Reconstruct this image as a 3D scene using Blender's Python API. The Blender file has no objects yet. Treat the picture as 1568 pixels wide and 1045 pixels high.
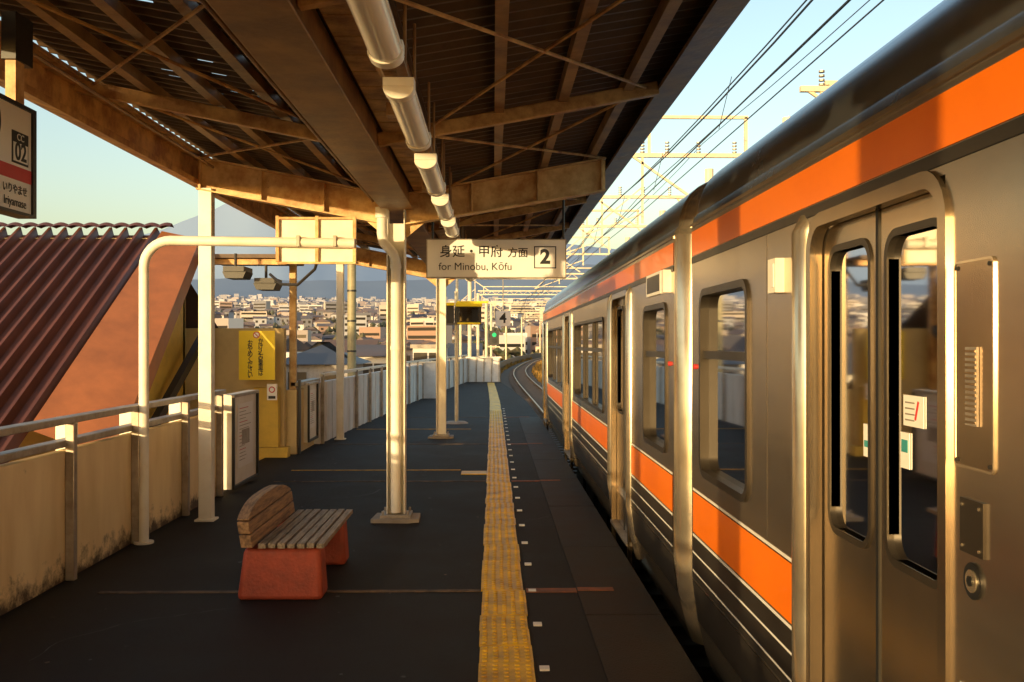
import bpy, bmesh, math, random
from mathutils import Vector, noise, Matrix
random.seed(7)
R=math.radians
scene=bpy.context.scene
scene.view_settings.view_transform='Standard'
scene.view_settings.look='None'
scene.view_settings.exposure=0

# ------------------------------------------------------------------ materials
def mat(name,col,rough=.6,metal=0.,var=.15,scale=4.,bump=0.,bscale=60.,col2=None,stretch=None,spec=.5,coat=0.,bdet=4):
    m=bpy.data.materials.new(name); m.use_nodes=True
    nt=m.node_tree; b=nt.nodes['Principled BSDF']
    b.inputs['Roughness'].default_value=rough; b.inputs['Metallic'].default_value=metal
    b.inputs['Specular IOR Level'].default_value=spec
    b.inputs['Coat Weight'].default_value=coat
    tc=nt.nodes.new('ShaderNodeTexCoord'); mp=nt.nodes.new('ShaderNodeMapping')
    nt.links.new(tc.outputs['Object'],mp.inputs['Vector'])
    if stretch: mp.inputs['Scale'].default_value=stretch
    n=nt.nodes.new('ShaderNodeTexNoise'); n.inputs['Scale'].default_value=scale; n.inputs['Detail'].default_value=6; n.inputs['Roughness'].default_value=.65
    nt.links.new(mp.outputs[0],n.inputs['Vector'])
    cr=nt.nodes.new('ShaderNodeValToRGB')
    c2=col2 if col2 else tuple(c*(1-var*2) for c in col)
    cr.color_ramp.elements[0].position=.35; cr.color_ramp.elements[1].position=.62
    cr.color_ramp.elements[0].color=(*c2,1); cr.color_ramp.elements[1].color=(*col,1)
    nt.links.new(n.outputs['Fac'],cr.inputs[0]); nt.links.new(cr.outputs[0],b.inputs['Base Color'])
    mr=nt.nodes.new('ShaderNodeMapRange'); mr.inputs[3].default_value=max(0,rough*.8); mr.inputs[4].default_value=min(1,rough*1.25)
    nt.links.new(n.outputs['Fac'],mr.inputs[0])
    if rough>.12: nt.links.new(mr.outputs[0],b.inputs['Roughness'])
    if bump>0:
        n2=nt.nodes.new('ShaderNodeTexNoise'); n2.inputs['Scale'].default_value=bscale; n2.inputs['Detail'].default_value=bdet
        nt.links.new(mp.outputs[0],n2.inputs['Vector'])
        bp=nt.nodes.new('ShaderNodeBump'); bp.inputs['Strength'].default_value=bump; bp.inputs['Distance'].default_value=.01
        nt.links.new(n2.outputs['Fac'],bp.inputs['Height']); nt.links.new(bp.outputs[0],b.inputs['Normal'])
    return m

M={}
M['white']=mat('white_paint',(.86,.82,.72),.45,col2=(.76,.69,.56),scale=3,bump=.1,bscale=30)
M['cream']=mat('cream_steel',(.82,.58,.27),.5,col2=(.50,.24,.07),scale=5,bump=.25,bscale=25)
M['rusty']=mat('rusty_cream_beam',(.74,.45,.16),.5,col2=(.32,.13,.035),scale=5,bump=.4,bscale=30)
M['beam']=mat('brown_beam',(.42,.25,.10),.5,col2=(.20,.10,.04),scale=3,bump=.3,bscale=25)
M['rooflin']=mat('canopy_sheet',(.125,.075,.04),.6,col2=(.06,.036,.022),scale=2.5,bump=.2)
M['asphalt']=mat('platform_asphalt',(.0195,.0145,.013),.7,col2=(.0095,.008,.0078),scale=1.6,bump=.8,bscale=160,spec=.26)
M['edgeslab']=mat('edge_concrete',(.033,.021,.016),.66,col2=(.015,.0115,.0105),scale=3,bump=.5,bscale=90,spec=.28)
M['joint']=mat('joint_concrete',(.18,.12,.075),.8,col2=(.04,.03,.022),scale=9,bump=.3)
M['redjoint']=mat('red_drain',(.30,.10,.045),.7,col2=(.12,.055,.035),scale=9)
M['yline']=mat('yellow_line',(.60,.34,.03),.7,col2=(.24,.14,.03),scale=7)
M['metalgrey']=mat('galvanised',(.46,.41,.35),.45,.4,col2=(.28,.23,.18),scale=5)
M['dark']=mat('dark_metal',(.03,.028,.026),.45,scale=4)
M['black']=mat('black_rubber',(.012,.012,.012),.5)
M['steel']=mat('stainless_side',(.58,.49,.385),.24,.93,col2=(.50,.42,.325),scale=1.6,stretch=(1,.6,3),bump=.08,bscale=2.2,bdet=1)
M['steelb']=mat('stainless_bright',(.86,.75,.56),.22,.88,col2=(.74,.62,.45),scale=6)
M['doorst']=mat('stainless_door',(.52,.42,.30),.2,.94,col2=(.42,.34,.24),scale=3,stretch=(1,1,.3),bump=.05,bscale=3,bdet=1)
M['skirt']=mat('train_skirt',(.14,.12,.10),.3,.8,col2=(.10,.085,.07),scale=3)
M['roofm']=mat('train_roof',(.48,.52,.58),.25,.9,col2=(.36,.39,.43),scale=2)
M['orange']=mat('orange_band',(.97,.205,.004),.3,col2=(.90,.175,.004),scale=2,coat=.15)
M['whiteln']=mat('white_band',(.80,.77,.70),.4,var=.05)
M['frame']=mat('window_frame',(.055,.045,.035),.35,.5,var=.1)
M['wood']=mat('bench_wood',(.40,.24,.12),.65,col2=(.11,.06,.03),scale=7,stretch=(6,.5,6),bump=.5,bscale=30)
M['woodg']=mat('bench_slats',(.42,.34,.25),.6,col2=(.15,.11,.075),scale=9,stretch=(8,.5,6),bump=.6,bscale=40)
M['bred']=mat('red_bench_leg',(.42,.075,.038),.6,col2=(.27,.052,.03),scale=9,bump=.6,bscale=50)
M['signw']=mat('sign_white',(.90,.87,.82),.4,var=.02)
M['signred']=mat('sign_red',(.6,.03,.03),.4,var=.03)
M['ink']=mat('ink',(.01,.01,.012),.5,var=.02)
M['ysign']=mat('yellow_sign',(.95,.70,.01),.45,var=.04)
M['ywall']=mat('yellow_wall',(.80,.54,.08),.6,col2=(.62,.42,.07),scale=3)
M['beige']=mat('beige_wall',(.70,.54,.25),.7,col2=(.56,.42,.2),scale=2)
M['brown']=mat('brown_roof',(.125,.040,.017),.42,col2=(.075,.025,.011),scale=1.5,spec=.5)
M['barge']=mat('brown_barge',(.40,.14,.045),.5,col2=(.28,.10,.032),scale=2)
M['lampw']=mat('lamp_housing',(.92,.89,.80),.35,col2=(.84,.77,.64),scale=6)
M['ballast']=mat('ballast',(.16,.11,.07),.9,col2=(.05,.035,.025),scale=14,bump=1,bscale=30)
M['rail']=mat('rail_steel',(.50,.30,.15),.35,.8,var=.2)
M['sleeper']=mat('sleeper',(.17,.13,.10),.8)
M['conc']=mat('concrete',(.42,.37,.31),.8,col2=(.26,.22,.18),scale=2,bump=.3)
M['wallw']=mat('fence_white',(.80,.79,.78),.6,col2=(.60,.57,.54),scale=1.5,stretch=(1,6,1))
M['grass']=mat('embankment_grass',(.45,.24,.04),.9,col2=(.13,.08,.02),scale=3,bump=1,bscale=20)
M['pole']=mat('pole_paint',(.78,.68,.48),.5,var=.12)
M['wire']=mat('wire',(.02,.018,.016),.5)
M['green']=mat('green_lens',(.02,.6,.3),.2)
M['teal']=mat('teal',(.05,.35,.35),.4)
M['seat']=mat('seat_cloth',(.42,.15,.05),.9)
M['lining']=mat('train_lining',(.62,.52,.36),.6,var=.04)
M['floor']=mat('train_floor',(.12,.11,.10),.6)
M['tank']=mat('olive_pole',(.36,.31,.17),.5)
M['tube']=mat('lamp_cover',(.93,.91,.84),.22,var=.01)

g=bpy.data.materials.new('train_glass'); g.use_nodes=True; nt=g.node_tree; nt.nodes.clear()
o=nt.nodes.new('ShaderNodeOutputMaterial'); mx=nt.nodes.new('ShaderNodeMixShader'); fr=nt.nodes.new('ShaderNodeFresnel'); fr.inputs[0].default_value=2.3
tr=nt.nodes.new('ShaderNodeBsdfTransparent'); tr.inputs[0].default_value=(.36,.31,.23,1); gl=nt.nodes.new('ShaderNodeBsdfGlossy'); gl.inputs['Roughness'].default_value=.035
gn=nt.nodes.new('ShaderNodeTexNoise'); gn.inputs['Scale'].default_value=1.5; gb=nt.nodes.new('ShaderNodeBump'); gb.inputs['Strength'].default_value=.03
nt.links.new(gn.outputs['Fac'],gb.inputs['Height']); nt.links.new(gb.outputs[0],gl.inputs['Normal'])
nt.links.new(fr.outputs[0],mx.inputs[0]); nt.links.new(tr.outputs[0],mx.inputs[1]); nt.links.new(gl.outputs[0],mx.inputs[2]); nt.links.new(mx.outputs[0],o.inputs[0])
M['glass']=g

def wallmat():
    m=bpy.data.materials.new('cream_parapet'); m.use_nodes=True; nt=m.node_tree; b=nt.nodes['Principled BSDF']; b.inputs['Roughness'].default_value=.7
    tc=nt.nodes.new('ShaderNodeTexCoord'); sp=nt.nodes.new('ShaderNodeSeparateXYZ'); nt.links.new(tc.outputs['Object'],sp.inputs[0])
    n=nt.nodes.new('ShaderNodeTexNoise'); n.inputs['Scale'].default_value=7; n.inputs['Detail'].default_value=8; n.inputs['Roughness'].default_value=.7
    nt.links.new(tc.outputs['Object'],n.inputs['Vector'])
    mr=nt.nodes.new('ShaderNodeMapRange'); mr.inputs[1].default_value=.26; mr.inputs[2].default_value=0; mr.inputs[3].default_value=-.12; mr.inputs[4].default_value=.28
    nt.links.new(sp.outputs[2],mr.inputs[0])
    ad=nt.nodes.new('ShaderNodeMath'); ad.operation='ADD'; nt.links.new(n.outputs['Fac'],ad.inputs[0]); nt.links.new(mr.outputs[0],ad.inputs[1])
    cr=nt.nodes.new('ShaderNodeValToRGB'); e=cr.color_ramp.elements; e[0].position=.55; e[0].color=(.94,.75,.43,1); e[1].position=.76; e[1].color=(.10,.07,.04,1)
    nt.links.new(ad.outputs[0],cr.inputs[0])
    mp=nt.nodes.new('ShaderNodeMapping'); mp.inputs['Scale'].default_value=(1,3,.8); nt.links.new(tc.outputs['Object'],mp.inputs[0])
    n2=nt.nodes.new('ShaderNodeTexNoise'); n2.inputs['Scale'].default_value=1.3; n2.inputs['Detail'].default_value=5; nt.links.new(mp.outputs[0],n2.inputs['Vector'])
    c2=nt.nodes.new('ShaderNodeValToRGB'); c2.color_ramp.elements[0].position=.3; c2.color_ramp.elements[0].color=(.82,.76,.66,1); c2.color_ramp.elements[1].position=.65; c2.color_ramp.elements[1].color=(1,1,1,1)
    nt.links.new(n2.outputs['Fac'],c2.inputs[0])
    mu=nt.nodes.new('ShaderNodeMix'); mu.data_type='RGBA'; mu.blend_type='MULTIPLY'; mu.inputs[0].default_value=1
    nt.links.new(cr.outputs[0],mu.inputs[6]); nt.links.new(c2.outputs[0],mu.inputs[7]); nt.links.new(mu.outputs[2],b.inputs['Base Color'])
    return m
M['wall']=wallmat()
M['tact']=mat('tactile_yellow',(.90,.53,.010),.45,col2=(.46,.25,.016),scale=4,bump=.3,bscale=60)

# ------------------------------------------------------------------ mesh builder
class MB:
    def __init__(s): s.v=[];s.f=[];s.m=[];s.mats=[]
    def mi(s,m):
        if isinstance(m,str): m=M[m]
        if m not in s.mats: s.mats.append(m)
        return s.mats.index(m)
    def add(s,vs,fs,m):
        k=len(s.v); i=s.mi(m); s.v+= [tuple(p) for p in vs]
        for f in fs: s.f.append([k+a for a in f]); s.m.append(i)
    def box(s,x0,x1,y0,y1,z0,z1,m):
        s.add([(x0,y0,z0),(x1,y0,z0),(x1,y1,z0),(x0,y1,z0),(x0,y0,z1),(x1,y0,z1),(x1,y1,z1),(x0,y1,z1)],
              [(0,3,2,1),(4,5,6,7),(0,1,5,4),(1,2,6,5),(2,3,7,6),(3,0,4,7)],m)
    def prism(s,pts,axis,a0,a1,m):
        n=len(pts)
        def P(p,a):
            return (a,p[0],p[1]) if axis=='x' else ((p[0],a,p[1]) if axis=='y' else (p[0],p[1],a))
        vs=[P(p,a0) for p in pts]+[P(p,a1) for p in pts]
        fs=[tuple(range(n))[::-1],tuple(range(n,2*n))]+[(i,(i+1)%n,n+(i+1)%n,n+i) for i in range(n)]
        s.add(vs,fs,m)
    def cyl(s,p0,p1,r,m,n=14,r1=None,cap=True):
        p0=Vector(p0);p1=Vector(p1); d=(p1-p0).normalized(); r1=r if r1 is None else r1
        u=d.orthogonal().normalized(); w=d.cross(u)
        vs=[]
        for p,rr in((p0,r),(p1,r1)):
            for i in range(n):
                a=2*math.pi*i/n; vs.append(p+u*math.cos(a)*rr+w*math.sin(a)*rr)
        fs=[(i,(i+1)%n,n+(i+1)%n,n+i) for i in range(n)]
        if cap: fs+= [tuple(range(n))[::-1],tuple(range(n,2*n))]
        s.add(vs,fs,m)
    def tube(s,pts,r,m,n=12):
        pts=[Vector(p) for p in pts]; vs=[];N=len(pts); up=None
        for i,p in enumerate(pts):
            d=((pts[min(i+1,N-1)]-p).normalized()+(p-pts[max(i-1,0)]).normalized()).normalized()
            if up is None: up=d.orthogonal().normalized()
            u=(up-d*up.dot(d)).normalized(); up=u; w=d.cross(u)
            for k in range(n):
                a=2*math.pi*k/n; vs.append(p+u*math.cos(a)*r+w*math.sin(a)*r)
        fs=[]
        for i in range(N-1):
            for k in range(n): fs.append((i*n+k,i*n+(k+1)%n,(i+1)*n+(k+1)%n,(i+1)*n+k))
        fs+=[tuple(range(n))[::-1],tuple(range((N-1)*n,N*n))]
        s.add(vs,fs,m)
    def bar(s,p0,p1,w,h,m):
        p0=Vector(p0);p1=Vector(p1); d=(p1-p0).normalized(); up=Vector((0,0,1))
        if abs(d.z)>.95: up=Vector((0,1,0))
        u=d.cross(up).normalized(); t=u.cross(d).normalized(); vs=[]
        for p in(p0,p1):
            for a,b in((-1,-1),(1,-1),(1,1),(-1,1)): vs.append(p+u*a*w/2+t*b*h/2)
        s.add(vs,[(0,1,2,3),(7,6,5,4),(0,4,5,1),(1,5,6,2),(2,6,7,3),(3,7,4,0)],m)
    def build(s,name,bevel=0,parent=None,recalc=True):
        me=bpy.data.meshes.new(name); me.from_pydata(s.v,[],s.f)
        for m in s.mats: me.materials.append(m)
        me.polygons.foreach_set('material_index',s.m); 
        if recalc:
            bm=bmesh.new(); bm.from_mesh(me); bmesh.ops.recalc_face_normals(bm,faces=bm.faces); bm.to_mesh(me); bm.free()
        me.polygons.foreach_set('use_smooth',[True]*len(me.polygons)); me.set_sharp_from_angle(angle=R(32))
        ob=bpy.data.objects.new(name,me); scene.collection.objects.link(ob)
        if bevel:
            b=ob.modifiers.new('bevel','BEVEL'); b.width=bevel; b.segments=2; b.limit_method='ANGLE'; b.angle_limit=R(50)
        if parent: ob.parent=parent
        return ob

def text(s,loc,width,m,parent,rot=(90,0,0),height=None,name='lettering',vertical=False,bold=.0):
    cu=bpy.data.curves.new(name,'FONT'); cu.body=s; cu.extrude=.0008; cu.align_x='CENTER'; cu.align_y='CENTER'; cu.offset=bold
    if vertical: cu.space_line=.72
    ob=bpy.data.objects.new(name,cu); scene.collection.objects.link(ob); cu.materials.append(M[m])
    ob.rotation_euler=[R(a) for a in rot]; ob.location=loc
    bpy.context.view_layer.update()
    d=ob.dimensions; sx=width/max(d.x,1e-4); sy=(height/max(d.y,1e-4)) if height else sx
    ob.scale=(sx,sy,1); ob.parent=parent
    return ob

# ------------------------------------------------------------------ camera / light / sky
cam=bpy.data.cameras.new('camera'); co=bpy.data.objects.new('camera',cam); scene.collection.objects.link(co)
co.location=(0,0,1.65); co.rotation_euler=(R(90.094),0,R(-1.09)); cam.lens=35; cam.sensor_width=36; cam.clip_end=60000; cam.clip_start=.05
scene.camera=co
AZ=31; EL=5
d=Vector((math.sin(R(AZ))*math.cos(R(EL)),math.cos(R(AZ))*math.cos(R(EL)),-math.sin(R(EL))))
sl=bpy.data.lights.new('sun','SUN'); sl.energy=5.0; sl.angle=R(.55); sl.color=(1,.73,.36)
so=bpy.data.objects.new('sun',sl); scene.collection.objects.link(so); so.rotation_euler=d.to_track_quat('-Z','Y').to_euler()
w=bpy.data.worlds.new('World'); scene.world=w; w.use_nodes=True; nt=w.node_tree; bg=nt.nodes['Background']
sk=nt.nodes.new('ShaderNodeTexSky'); sk.sky_type='NISHITA'; sk.sun_disc=False; sk.sun_elevation=R(EL); sk.sun_rotation=R(180+AZ); sk.air_density=1; sk.dust_density=3.0; sk.ozone_density=1.0
nt.links.new(sk.outputs[0],bg.inputs[0]); bg.inputs[1].default_value=.47

# ------------------------------------------------------------------ terrain
def terr(x,y):
    r=math.hypot(x,y); az=math.atan2(x,y)
    f=.5+.5*math.cos(max(-math.pi,min(math.pi,(az+.25)*1.1)))
    z=-4.5
    if r>350: z+=(r-350)*.048*f
    z+=noise.noise(Vector((x/500,y/500,0)))*min(1,r/1500)*14
    return z
rs=[0]+[8*1.17**i for i in range(43)]
mb=MB(); na=120; vs=[];fs=[]
for i,r in enumerate(rs):
    for k in range(na):
        a=2*math.pi*k/na; x=r*math.sin(a);y=r*math.cos(a); vs.append((x,y,terr(x,y)))
for i in range(len(rs)-1):
    for k in range(na): fs.append((i*na+k,i*na+(k+1)%na,(i+1)*na+(k+1)%na,(i+1)*na+k))
def haze_mat(name,near,far,d0,d1,near2,scale,island=None):  # aerial haze painted into the base colour, growing with distance
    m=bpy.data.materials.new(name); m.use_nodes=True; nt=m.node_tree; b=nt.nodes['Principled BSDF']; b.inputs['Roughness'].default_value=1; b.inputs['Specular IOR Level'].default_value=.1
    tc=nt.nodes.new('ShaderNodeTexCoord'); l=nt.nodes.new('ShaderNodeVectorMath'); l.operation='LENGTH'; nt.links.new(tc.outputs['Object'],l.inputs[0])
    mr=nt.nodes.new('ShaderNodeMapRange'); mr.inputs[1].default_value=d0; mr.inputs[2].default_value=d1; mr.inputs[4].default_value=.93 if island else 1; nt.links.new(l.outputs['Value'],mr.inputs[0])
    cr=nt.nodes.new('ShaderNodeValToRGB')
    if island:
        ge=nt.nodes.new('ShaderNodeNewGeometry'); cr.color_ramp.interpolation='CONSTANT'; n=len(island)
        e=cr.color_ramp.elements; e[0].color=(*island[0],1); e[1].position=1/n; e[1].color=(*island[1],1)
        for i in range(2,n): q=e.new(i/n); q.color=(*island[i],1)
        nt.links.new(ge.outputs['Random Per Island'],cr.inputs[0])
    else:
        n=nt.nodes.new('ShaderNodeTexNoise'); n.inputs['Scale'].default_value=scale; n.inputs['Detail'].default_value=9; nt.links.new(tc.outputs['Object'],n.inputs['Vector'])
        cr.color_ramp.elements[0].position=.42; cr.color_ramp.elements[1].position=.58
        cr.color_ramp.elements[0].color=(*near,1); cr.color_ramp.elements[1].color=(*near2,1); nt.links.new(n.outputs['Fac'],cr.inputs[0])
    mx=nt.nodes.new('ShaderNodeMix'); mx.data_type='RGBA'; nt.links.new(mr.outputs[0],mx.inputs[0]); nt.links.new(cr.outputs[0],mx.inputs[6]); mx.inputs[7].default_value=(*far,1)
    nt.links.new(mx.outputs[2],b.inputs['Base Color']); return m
M['terr']=haze_mat('ground_haze',(.09,.08,.05),(.19,.24,.33),150,3300,(.20,.16,.12),.03)
M['hill']=haze_mat('hill_haze',(.12,.175,.27),(.17,.235,.35),5500,9500,(.15,.21,.31),.002)
M['mtn']=haze_mat('mountain_haze',(.17,.25,.39),(.24,.34,.51),8500,12500,(.21,.30,.46),.0012)
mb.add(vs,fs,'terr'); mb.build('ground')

def ridge(name,dist,prof,depth,rough,seed,mt,zb=-50):
    mb=MB(); vs=[];fs=[]; N=260; Lr=7
    u0,u1=prof[0][0],prof[-1][0]
    for i in range(N+1):
        u=u0+(u1-u0)*i/N
        for (a,b) in zip(prof,prof[1:]):
            if a[0]<=u<=b[0]: h=a[1]+(b[1]-a[1])*(u-a[0])/(b[0]-a[0]); break
        h=h/1524*dist
        for j in range(Lr+1):
            t=j/Lr; y=dist-depth*(1-t); x=u/1524*dist*(y/dist)
            z=zb+(h-zb)*(t**1.25)+noise.fractal(Vector((u/90,t*2,seed)),1,2,5)*rough*(.25+.75*(1-t))*(1 if t>.01 else 0)
            vs.append((x,y,z))
    W=Lr+1
    for i in range(N):
        for j in range(Lr): fs.append((i*W+j,(i+1)*W+j,(i+1)*W+j+1,i*W+j+1))
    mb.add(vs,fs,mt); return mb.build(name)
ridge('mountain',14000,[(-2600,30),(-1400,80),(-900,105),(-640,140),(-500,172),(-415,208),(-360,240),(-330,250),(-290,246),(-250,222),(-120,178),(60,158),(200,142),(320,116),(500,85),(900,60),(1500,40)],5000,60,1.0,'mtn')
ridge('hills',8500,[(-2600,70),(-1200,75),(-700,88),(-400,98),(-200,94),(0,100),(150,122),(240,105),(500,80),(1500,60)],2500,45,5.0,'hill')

M['town']=haze_mat('town_walls_haze',None,(.34,.35,.41),120,3000,None,1,island=[(.66,.62,.58),(.34,.29,.27),(.56,.47,.38),(.15,.15,.17),(.74,.72,.69),(.32,.20,.14),(.44,.44,.46),(.60,.50,.40)])
M['troof']=haze_mat('town_roofs_haze',(.09,.085,.095),(.24,.26,.34),120,2700,(.18,.12,.10),.06)
mb=MB()
for i in range(8500):
    az=R(random.uniform(-62,24)); r=random.uniform(0,1)**.8*3300+110
    x=r*math.sin(az);y=r*math.cos(az)
    if abs(x-3)<16 and y<330: continue
    if x>-14 and y<150 and x<16: continue
    z=terr(x,y); big=random.random()<.09
    wx=random.uniform(5,9)*(2.2 if big else 1); wy=random.uniform(5,9); h=random.uniform(3.8,6.2) if not big else random.uniform(7,14)
    if r<300 and big: h=7
    if r<300: h=min(h,5.0)
    ang=random.choice([.35,.3,.2,-.45,0,-.6])
    k0=len(mb.v)
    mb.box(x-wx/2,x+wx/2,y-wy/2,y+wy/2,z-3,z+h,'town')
    if not big:
        o=.5; zt=z+h+.01; rh=random.uniform(1.2,2.4)
        if random.random()<.5:
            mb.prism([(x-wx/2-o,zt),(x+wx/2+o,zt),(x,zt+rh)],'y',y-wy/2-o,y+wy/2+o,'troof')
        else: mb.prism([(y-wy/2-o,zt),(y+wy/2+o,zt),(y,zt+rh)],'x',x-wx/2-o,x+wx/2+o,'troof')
        if r<900:
            for q in(-.25,.25): mb.box(x+wx*q-.7,x+wx*q+.7,y-wy/2-.08,y-wy/2-.02,z+h*.55,z+h*.8,'frame')
    elif r<1500:
        for k in range(int(h//3)):
            mb.box(x-wx/2+.6,x+wx/2-.6,y-wy/2-.06,y-wy/2-.01,z+1.2+k*3,z+2.4+k*3,'frame')
    ca,sa=math.cos(ang),math.sin(ang)
    for q in range(k0,len(mb.v)):
        vx,vy,vz=mb.v[q]; vx-=x;vy-=y; mb.v[q]=(x+vx*ca-vy*sa,y+vx*sa+vy*ca,vz)
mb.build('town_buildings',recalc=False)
M['leaf']=haze_mat('tree_leaf_haze',(.06,.07,.03),(.18,.22,.28),150,2600,(.13,.10,.04),.4)
mb=MB()
for i in range(4200):
    az=R(random.uniform(-62,24)); r=random.uniform(0,1)**.8*3500+140
    x=r*math.sin(az);y=r*math.cos(az)
    if abs(x-3)<14 and y<330: continue
    z=terr(x,y); s=random.uniform(1.8,4)
    vs=[];fs=[]
    for j in range(9):
        c=Vector((x+random.uniform(-s,s)*1.4,y+random.uniform(-s,s),z+s*random.uniform(.3,1.3)))
        k=len(vs)
        for q in range(6):
            dv=[Vector((1,0,0)),Vector((-1,0,0)),Vector((0,1,0)),Vector((0,-1,0)),Vector((0,0,1)),Vector((0,0,-1))][q]
            vs.append(c+dv*s*random.uniform(.35,.75))
        for f in((0,2,4),(2,1,4),(1,3,4),(3,0,4),(2,0,5),(1,2,5),(3,1,5),(0,3,5)): fs.append([k+a for a in f])
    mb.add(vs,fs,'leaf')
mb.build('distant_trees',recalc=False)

def house(name,x0,x1,y0,y1,zg,ze,zr,wallm,roofm,kind='gable',floors=2):
    mb=MB(); mb.box(x0,x1,y0,y1,zg,ze,wallm); o=.55
    if kind=='flat':
        mb.box(x0-.2,x1+.2,y0-.2,y1+.2,ze,ze+.3,roofm)
    elif kind=='hip':
        cx0=x0+(y1-y0)/2.4; cx1=x1-(y1-y0)/2.4; cy=(y0+y1)/2
        mb.add([(x0-o,y0-o,ze),(x1+o,y0-o,ze),(x1+o,y1+o,ze),(x0-o,y1+o,ze),(cx0,cy,zr),(cx1,cy,zr)],[(0,1,5,4),(1,2,5),(2,3,4,5),(3,0,4),(0,3,2,1)],roofm)
    else:
        mb.prism([(y0-o,ze),(y1+o,ze),((y0+y1)/2,zr)],'x',x0-o,x1+o,roofm)
    fh=(ze-zg)/floors
    nx=max(2,int((x1-x0)/2.2))
    for f in range(floors):
        for i in range(nx):
            xx=x0+(i+.5)*(x1-x0)/nx
            mb.box(xx-.55,xx+.55,y0-.05,y0-.01,zg+f*fh+fh*.35,zg+f*fh+fh*.8,'frame')
            mb.box(xx-.62,xx+.62,y0-.09,y0-.052,zg+f*fh+fh*.3,zg+f*fh+fh*.35,'signw')
        if kind=='flat':
            mb.box(x0,x1,y0-1.1,y0-1.02,zg+f*fh,zg+f*fh+fh*.38,'signw')
            mb.box(x0,x1,y0-1.02,y0-.1,zg+f*fh-.12,zg+f*fh-.002,'conc')
    return mb.build(name)
M['hw']=mat('house_white',(.66,.63,.60),.8,var=.06); M['hg']=mat('house_grey',(.35,.33,.33),.8); M['hr']=mat('house_roof',(.07,.072,.085),.55,scale=1)
M['hr2']=mat('house_roof_brown',(.15,.09,.06),.6)
house('grey_house',-12.8,-8.6,60,66,-4.4,.35,1.7,'hg','hr','hip')
house('tiled_house',-18.5,-14.0,52,59,-4.4,.0,1.6,'hw','hr','gable')
house('white_house',-9.6,-7.2,70,77,-4.4,.7,1.5,'hw','hr2','gable')
house('apartment_block',-6.6,-4.1,82,90,-4.4,1.2,1.5,'hw','conc','flat',3)
house('small_house',-14.2,-10.6,84,91,-4.4,.6,1.9,'hg','hr2','gable')
house('white_house',-4.0,-1.6,96,103,-4.4,.4,1.6,'hw','hr','gable')

# ------------------------------------------------------------------ track, ballast
cl=[(-30,2.5),(36,2.45),(55,2.2),(73,2.1),(90,2.3),(105,3.0),(135,5.0),(168,8.2),(220,15.5),(300,32)]
def clx(y):
    for a,b in zip(cl,cl[1:]):
        if a[0]<=y<=b[0]:
            t=(y-a[0])/(b[0]-a[0]); return a[1]+(b[1]-a[1])*t
    return cl[-1][1]
ys=[-30+i*3 for i in range(110)]
def sm(y): return sum(clx(min(299,max(-29,y+k))) for k in(-12,-8,-4,0,4,8,12))/7
mb=MB(); vs=[];fs=[]
prof=[(-9,-4.6),(-3.2,-1.35),(-1.6,-1.18),(5.6,-1.18),(7.4,-1.35),(12,-4.6)]
for y in ys:
    for p in prof: vs.append((sm(y)+p[0],y,p[1]))
n=len(prof)
for i in range(len(ys)-1):
    for j in range(n-1): fs.append((i*n+j,i*n+j+1,(i+1)*n+j+1,(i+1)*n+j))
mb.add(vs,[f for k,f in enumerate(fs) if k%(n-1) in(1,2,3)],'ballast'); mb.add(vs,[f for k,f in enumerate(fs) if k%(n-1) in(0,4)],'grass')
mb.build('track_bed')
mb=MB()
for off in(0,3.9):
    for gx in(-.53,.53):
        pts=[(sm(y)+off+gx,y,-1.0) for y in ys]
        for a,b in zip(pts,pts[1:]): mb.bar(a,b,.065,.15,'rail')
    y=-8
    while y<190:
        x=sm(y)+off; mb.box(x-.95,x+.95,y-.11,y+.11,-1.17,-1.075,'sleeper'); y+=.62
mb.build('railway_track')
mb=MB()
for i in range(9000):
    y=random.uniform(34,170); off=random.choice([-1,1]); x=sm(y)+(random.uniform(-5.2,-1.7) if off<0 else random.choice([random.uniform(1.2,2.6),random.uniform(5.8,9)])); 
    zb=-1.22 if (x-sm(y))>-3.2 and (x-sm(y))<7.4 else -1.3-(abs(x-sm(y)-2.1)-5.3)*.56
    h=random.uniform(.15,.6); a=random.uniform(0,3.14); wv=Vector((math.cos(a),math.sin(a),0))*random.uniform(.05,.2)
    c=Vector((x,y,zb)); mb.add([c-wv,c+wv,c+Vector((random.uniform(-.1,.1),0,h))],[(0,1,2)],'grass')
mb.build('dry_grass',recalc=False)
mb=MB()
for y in range(46,190,3):
    a=(sm(y)-2.1,y); b=(sm(y+3)-2.1,y+3); mb.bar((a[0],a[1],-.75),(b[0],b[1],-.75),.12,.9,'dark')
mb.build('trackside_parapet')

# ------------------------------------------------------------------ platform
LW=[(-12,-2.97),(14.8,-2.90),(20,-2.65),(26,-2.35),(33,-1.85),(42,-1.1)]
RE=[(-12,1.015),(22,1.015),(28,.95),(36,.62),(42,.3)]
def ip(T,y):
    for a,b in zip(T,T[1:]):
        if a[0]<=y<=b[0]: return a[1]+(b[1]-a[1])*(y-a[0])/(b[0]-a[0])
    return T[-1][1]
mb=MB(); vs=[];fs=[]; Y=[-12,0,5,10,14.8,20,22,26,28,33,36,42]
for y in Y:
    l=ip(LW,y)-.12; r=ip(RE,y); vs+=[(l-.25,y,-4.5),(l-.25,y,0),(r,y,0),(r,y,-.14),(r-.1,y,-.14),(r-.1,y,-1.3)]
for i in range(len(Y)-1):
    for j in range(5): fs.append((i*6+j,i*6+j+1,(i+1)*6+j+1,(i+1)*6+j))
k=(len(Y)-1)*6; fs.append(tuple(range(k,k+6)))
mb.add(vs,[f for q,f in enumerate(fs) if q%5==1 and q<55],'asphalt'); mb.add(vs,[f for q,f in enumerate(fs) if not(q%5==1 and q<55)],'conc')
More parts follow.
